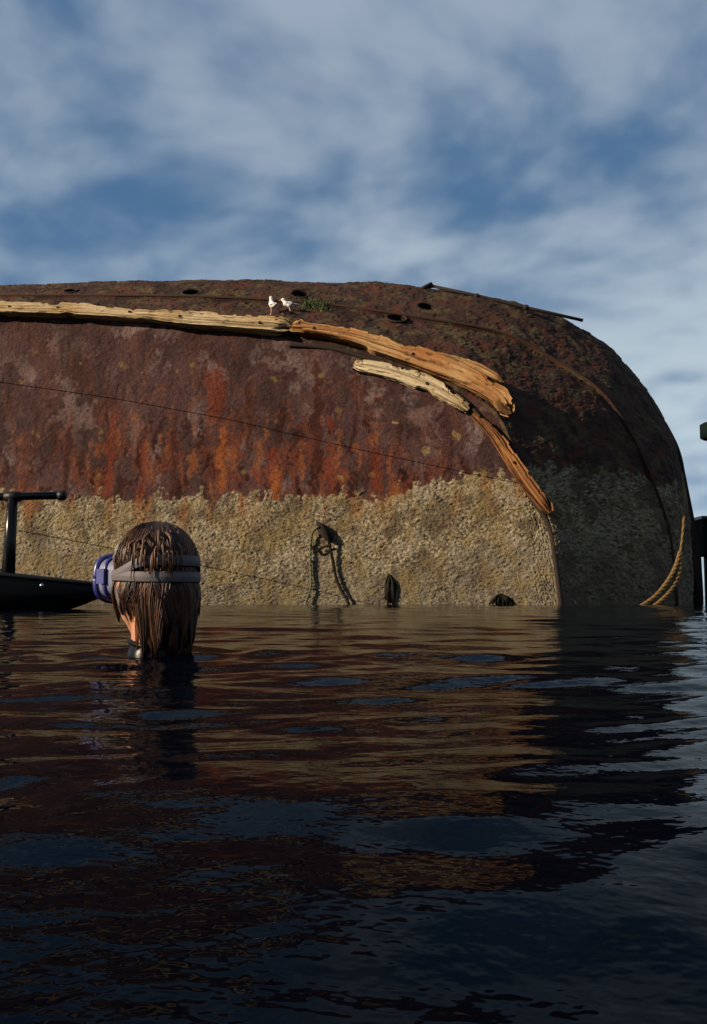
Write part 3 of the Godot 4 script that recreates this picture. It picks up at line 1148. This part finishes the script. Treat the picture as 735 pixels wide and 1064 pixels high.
func make_swimmer() -> void:
	var d := 2.4
	var base := pt(158, 682, d)
	base.y = -0.016
	var t := thing("person", "swimmer seen from behind with wet brown hair and a diving mask strapped on", "person", base)
	t.scale = Vector3.ONE * 1.05
	t.rotation.y = atan2(-0.62, -0.78)   # faces the wreck and the boat
	var body := blob_mesh([
		[Vector3(0, 0.212, -0.010), Vector3(0.077, 0.100, 0.094)],
		[Vector3(0, 0.155, 0.030), Vector3(0.062, 0.082, 0.062)],
		[Vector3(0, 0.088, 0.062), Vector3(0, 0.082, 0.058), 0.028, 0.026],
		[Vector3(0, 0.190, 0.094), Vector3(0, 0.158, 0.110), 0.010, 0.014],
		[Vector3(-0.014, 0.153, 0.100), Vector3(0.014, 0.153, 0.100), 0.010, 0.010],
		[Vector3(-0.020, 0.118, 0.086), Vector3(0.020, 0.118, 0.086), 0.009, 0.009],
		[Vector3(-0.022, 0.109, 0.083), Vector3(0.022, 0.109, 0.083), 0.009, 0.009],
		[Vector3(-0.045, 0.212, 0.072), Vector3(0.045, 0.212, 0.072), 0.015, 0.015],
		[Vector3(0.081, 0.170, -0.006), Vector3(0.010, 0.030, 0.018)], [Vector3(-0.081, 0.170, -0.006), Vector3(0.010, 0.030, 0.018)],
		[Vector3(0, 0.15, -0.022), Vector3(0, -0.06, -0.040), 0.060, 0.060],
		[Vector3(-0.15, -0.10, -0.04), Vector3(0.15, -0.10, -0.04), 0.058, 0.058],
		[Vector3(0, -0.10, -0.03), Vector3(0, -0.40, -0.03), 0.11, 0.10]], 0.006, 0.022)
	obj("body", body, M.skin, t)
	for s in [-1.0, 1.0]:
		var eye := SphereMesh.new()
		eye.radius = 0.012
		eye.height = 0.024
		eye.radial_segments = 14
		eye.rings = 8
		obj("eye", eye, M.white, t).position = Vector3(0.032 * s, 0.196, 0.084)
	# wetsuit: collar at the neck, shoulders, trunk, arms and legs treading water
	var suit := blob_mesh([
		[Vector3(0, 0.012, -0.034), Vector3(0, -0.08, -0.040), 0.072, 0.088],
		[Vector3(-0.17, -0.115, -0.04), Vector3(0.17, -0.115, -0.04), 0.075, 0.075],
		[Vector3(0, -0.16, -0.03), Vector3(0, -0.50, -0.02), 0.145, 0.125],
		[Vector3(-0.07, -0.16, -0.03), Vector3(0.07, -0.16, -0.03), 0.12, 0.12],
		[Vector3(-0.19, -0.13, -0.04), Vector3(-0.40, -0.26, 0.06), 0.062, 0.048], [Vector3(-0.40, -0.26, 0.06), Vector3(-0.46, -0.22, 0.29), 0.048, 0.034],
		[Vector3(0.19, -0.13, -0.04), Vector3(0.40, -0.26, 0.06), 0.062, 0.048], [Vector3(0.40, -0.26, 0.06), Vector3(0.46, -0.22, 0.29), 0.048, 0.034],
		[Vector3(-0.08, -0.56, -0.02), Vector3(0.08, -0.56, -0.02), 0.11, 0.11],
		[Vector3(-0.09, -0.60, -0.02), Vector3(-0.13, -0.97, 0.12), 0.088, 0.062], [Vector3(-0.13, -0.97, 0.12), Vector3(-0.12, -1.36, -0.06), 0.060, 0.040],
		[Vector3(0.09, -0.60, -0.02), Vector3(0.12, -1.00, 0.04), 0.088, 0.062], [Vector3(0.12, -1.00, 0.04), Vector3(0.11, -1.36, -0.16), 0.060, 0.040]], 0.014, 0.035)
	obj("wetsuit", suit, M.suit, t)
	var cp := PackedVector3Array()
	for k in 41:
		var a := TAU * k / 40.0
		cp.append(Vector3(sin(a) * 0.064, 0.050 + 0.010 * cos(a), -0.032 + cos(a) * 0.065))
	obj("collar", tube_mesh(cp, [0.006], 10), M.suit, t)
	# feet fins: hands and fins stay under the dark water
	for s in [-1.0, 1.0]:
		var palm := Vector3(0.465 * s, -0.215, 0.32)
		var prim := [[palm, palm + Vector3(0, 0.0, 0.055), 0.026, 0.024]]
		for q in 4:
			var o := palm + Vector3((q - 1.5) * 0.020, 0, 0.07)
			var l: float = [0.062, 0.074, 0.068, 0.052][q]
			prim.append([o, o + Vector3((q - 1.5) * 0.006, -0.006, l * 0.55), 0.0095, 0.009])
			prim.append([o + Vector3((q - 1.5) * 0.006, -0.006, l * 0.55), o + Vector3((q - 1.5) * 0.008, -0.022, l), 0.009, 0.0075])
		prim.append([palm + Vector3(-0.022 * s, 0, 0.015), palm + Vector3(-0.055 * s, -0.008, 0.055), 0.012, 0.009])
		obj("hand", blob_mesh(prim, 0.005, 0.010), M.skin, t)
	# hair: scalp cap, then wet locks from the crown down the back and sides
	var st := begin()
	var r := RandomNumberGenerator.new()
	r.seed = 5
	var cap := blob_mesh([[Vector3(0, 0.222, -0.018), Vector3(0.081, 0.098, 0.094)], [Vector3(0, 0.17, -0.055), Vector3(0.070, 0.095, 0.052)], [Vector3(0, 0.09, -0.062), Vector3(0.058, 0.06, 0.036)]], 0.007, 0.02)
	obj("hair_cap", cap, M.scalp, t)
	for lock in 150:
		var phi0 := r.randf_range(-PI, PI)           # 0 = brow, +-PI = nape
		if absf(phi0) < 1.1 and r.randf() < 0.6:
			continue
		var front := absf(phi0) < 2.0
		var start0 := r.randf_range(0.15, 0.95)       # how far below the crown the lock starts
		var yend0 := r.randf_range(0.0, 0.125) if not front else r.randf_range(0.09, 0.19)
		if absf(phi0) < 1.1:
			yend0 = r.randf_range(0.225, 0.26)
		var drift := r.randfn(0.0, 0.28)
		var wav := r.randf() * TAU
		var lift0 := r.randf_range(0.0, 0.007)
		var tone := r.randf()
		for k in 30:
			var off := r.randfn(0.0, 0.13)
			var y0 := 0.324 - 0.13 * pow(clampf(start0 + r.randfn(0, 0.12), 0.02, 1.0), 2.0)
			var yend := yend0 + absf(r.randfn(0.0, 0.012))
			var thick := r.randf_range(0.0008, 0.0017)
			var lift := lift0 + r.randf_range(0.0, 0.004)
			var col := Color(0.016, 0.007, 0.004).lerp(Color(0.105, 0.040, 0.018), clampf(tone * 0.7 + r.randf() * 0.3, 0.0, 1.0) * tone)
			var p := PackedVector3Array()
			var rad: Array = []
			var cols: Array = []
			for i in 12:
				var u := i / 11.0
				var y := lerpf(y0, yend, u)
				# strands start apart on the scalp and run together toward the wet tip
				var ph := phi0 + off * (1.0 - 0.85 * u) + drift * u * u + 0.07 * sin(u * 5.0 + wav)
				var hr := head_r(ph, y) + Vector2.ONE * (lift + 0.004 * sin(u * 4.0 + wav) * u)
				hr -= Vector2.ONE * 0.010 * exp(-pow((y - 0.207) / 0.026, 2.0))
				var cz := lerpf(-0.034, -0.014, smoothstep(0.04, 0.2, y))
				p.append(Vector3(sin(ph) * hr.x, y, cz + cos(ph) * hr.y))
				rad.append(thick * (1.0 - 0.6 * u * u))
				cols.append(col)
			tube(st, p, rad, 3, cols)
	# a few loose locks standing off
	for k in 26:
		var phi := 2.5 + r.randfn(0, 0.35)
		var hr := head_r(phi, 0.26)
		var a := Vector3(sin(phi) * hr.x, 0.262 + r.randfn(0, 0.012), -0.014 + cos(phi) * hr.y)
		var dir := Vector3(sin(phi), 0.1, cos(phi))
		var p := PackedVector3Array([a - dir * 0.02 + Vector3(0, 0.012, 0), a + dir * 0.006, a + dir * 0.020 + Vector3(0, -0.008, 0), a + dir * 0.024 + Vector3(0, -0.03 - r.randf() * 0.03, 0)])
		tube(st, p, [0.004, 0.0035, 0.0025, 0.0008], 5, [Color(0.07, 0.032, 0.016), Color(0.07, 0.032, 0.016), Color(0.07, 0.032, 0.016), Color(0.07, 0.032, 0.016)])
	obj("hair", finish(st), M.hair, t)
	# diving mask
	var mask := Node3D.new()
	mask.name = "diving_mask"
	t.add_child(mask)
	mask.position = Vector3(0, 0.196, 0.075)
	var f0: PackedVector3Array = mask_ring(0.074, 0.046, 0.004, 7.0)
	var f1: PackedVector3Array = mask_ring(0.080, 0.050, 0.030, 3.5)
	var f2: PackedVector3Array = mask_ring(0.084, 0.052, 0.056, 1.5)
	var sv := PackedVector3Array()
	for q in [f0, f1, f2]:
		sv.append_array(q)
	obj("skirt", grid_mesh(49, 3, sv, PackedColorArray(), false), M.skirt, mask)
	obj("frame", tube_mesh(f2, [0.009], 8), M.blue, mask)
	obj("frame_band", tube_mesh(f1, [0.006], 8), M.blue, mask)
	var ls := begin()
	for k in 48:
		ls.add_vertex(Vector3(0, 0, 0.056)); ls.add_vertex(f2[k]); ls.add_vertex(f2[k + 1])
	obj("lens", finish(ls), M.glass, mask)
	# strap: two bands that part behind the head
	for q in [[0.212, 0.232], [0.200, 0.196]]:
		var sv2 := PackedVector3Array()
		var n := 61
		for i in n:
			var a := lerpf(0.95, TAU - 0.95, float(i) / (n - 1))
			var back := 0.5 - 0.5 * cos((a - 0.95) / (TAU - 1.9) * TAU)
			var y: float = lerpf(0.200, q[1], smoothstep(0.0, 0.8, back))
			var hr := head_r(a, y) + Vector2.ONE * 0.0085
			for j in 8:
				var e := TAU * j / 7.0
				var hw := 0.0125
				sv2.append(Vector3(sin(a) * (hr.x + cos(e) * 0.0022), y + sin(e) * hw, -0.014 + cos(a) * (hr.y + cos(e) * 0.0022)))
		var so := obj("strap", grid_mesh(8, n, sv2, PackedColorArray(), true), M.strap, mask)
		so.position = -mask.position
	for s in [-1.0, 1.0]:
		var bm := BoxMesh.new()
		bm.size = Vector3(0.012, 0.034, 0.026)
		var bo := obj("buckle", bm, M.blue, mask)
		bo.position = Vector3(0.086 * s, 0.004, 0.012)
		bo.rotation.y = 0.25 * s

# ---------------------------------------------------------------- the beacon past the stern
func make_beacon() -> void:
	var d := 36.0
	var at := pt(748, 626, d)
	at.y = 0.0
	var t := thing("navigation_beacon", "dark boxy beacon on thin piles standing past the hull's rounded end", "beacon", at)
	var k := d / FOCAL
	var st := begin()
	var bx := BoxMesh.new()
	bx.size = Vector3(46 * k, 38 * k, 46 * k)
	var top := pt(748, 540, d).y
	var o := obj("housing", bx, M.green, t)
	o.position = Vector3(0, top - 19 * k, 0)
	var cap := BoxMesh.new()
	cap.size = Vector3(49 * k, 3 * k, 49 * k)
	obj("roof", cap, M.black, t).position = Vector3(0, top + 0.5 * k, 0)
	for sx in [-1.0, 1.0]:
		for sz in [-1.0, 1.0]:
			obj("pile", tube_mesh(PackedVector3Array([Vector3(sx * 18 * k, -1.2, sz * 18 * k), Vector3(sx * 18 * k, top - 36 * k, sz * 18 * k)]), [0.12], 10), M.black, t)
	obj("brace", tube_mesh(PackedVector3Array([Vector3(-18 * k, 0.3, 18 * k), Vector3(18 * k, top - 38 * k, 18 * k)]), [0.05], 8), M.black, t)
	var head := pt(748, 448, d).y
	obj("mast", tube_mesh(PackedVector3Array([Vector3(0, top, 0), Vector3(0, head, 0)]), [0.10, 0.08], 10), M.black, t)
	obj("topmark", tube_mesh(PackedVector3Array([Vector3(0, head - 9 * k, 0), Vector3(0, head - 7 * k, 0), Vector3(0, head + 7 * k, 0), Vector3(0, head + 9 * k, 0)]), [11 * k, 14.5 * k, 14.5 * k, 11 * k], 14), M.green, t)

func _ready() -> void:
	make_camera()
	make_sky()
	n_big = noise(1, 0.45, 2)
	n_mid = noise(2, 1.5, 4)
	n_fine = noise(3, 6.0, 3)
	n_cell = noise(4, 5.0, 1, FastNoiseLite.TYPE_CELLULAR)
	n_streak = noise(5, 1.0, 3)
	n_dent = noise(6, 0.55, 2)
	n_patch = noise(7, 1.1, 3)
	make_materials()
	survey_hull()
	make_waves()
	make_sea()
	make_wreck()
	make_boat()
	make_swimmer()
	make_ropes()
	weed_clump("black pear-shaped clump of seaweed hanging on the barnacles at the waterline", 405, 597, 0.13, 0.62, 3)
	weed_clump("small dark scrap of seaweed at the waterline near the sunlit corner", 521, 617, 0.26, 0.26, 4)
	tuft("dense green tuft growing on the hull beside the gulls", 328, 320, 0.55, 0.30, 8)
	tuft("sparse tuft on the crest of the hull above a porthole", 390, 299, 0.42, 0.20, 9)
	gull("white gull standing upright on the hull with its neck raised", 283, 327, PI * 0.62, 0.0, 1.1)
	gull("white gull stooping low on the hull between upright gull and green tuft", 301, 327, PI * 0.95, 1.0, 1.1)
	make_beacon()
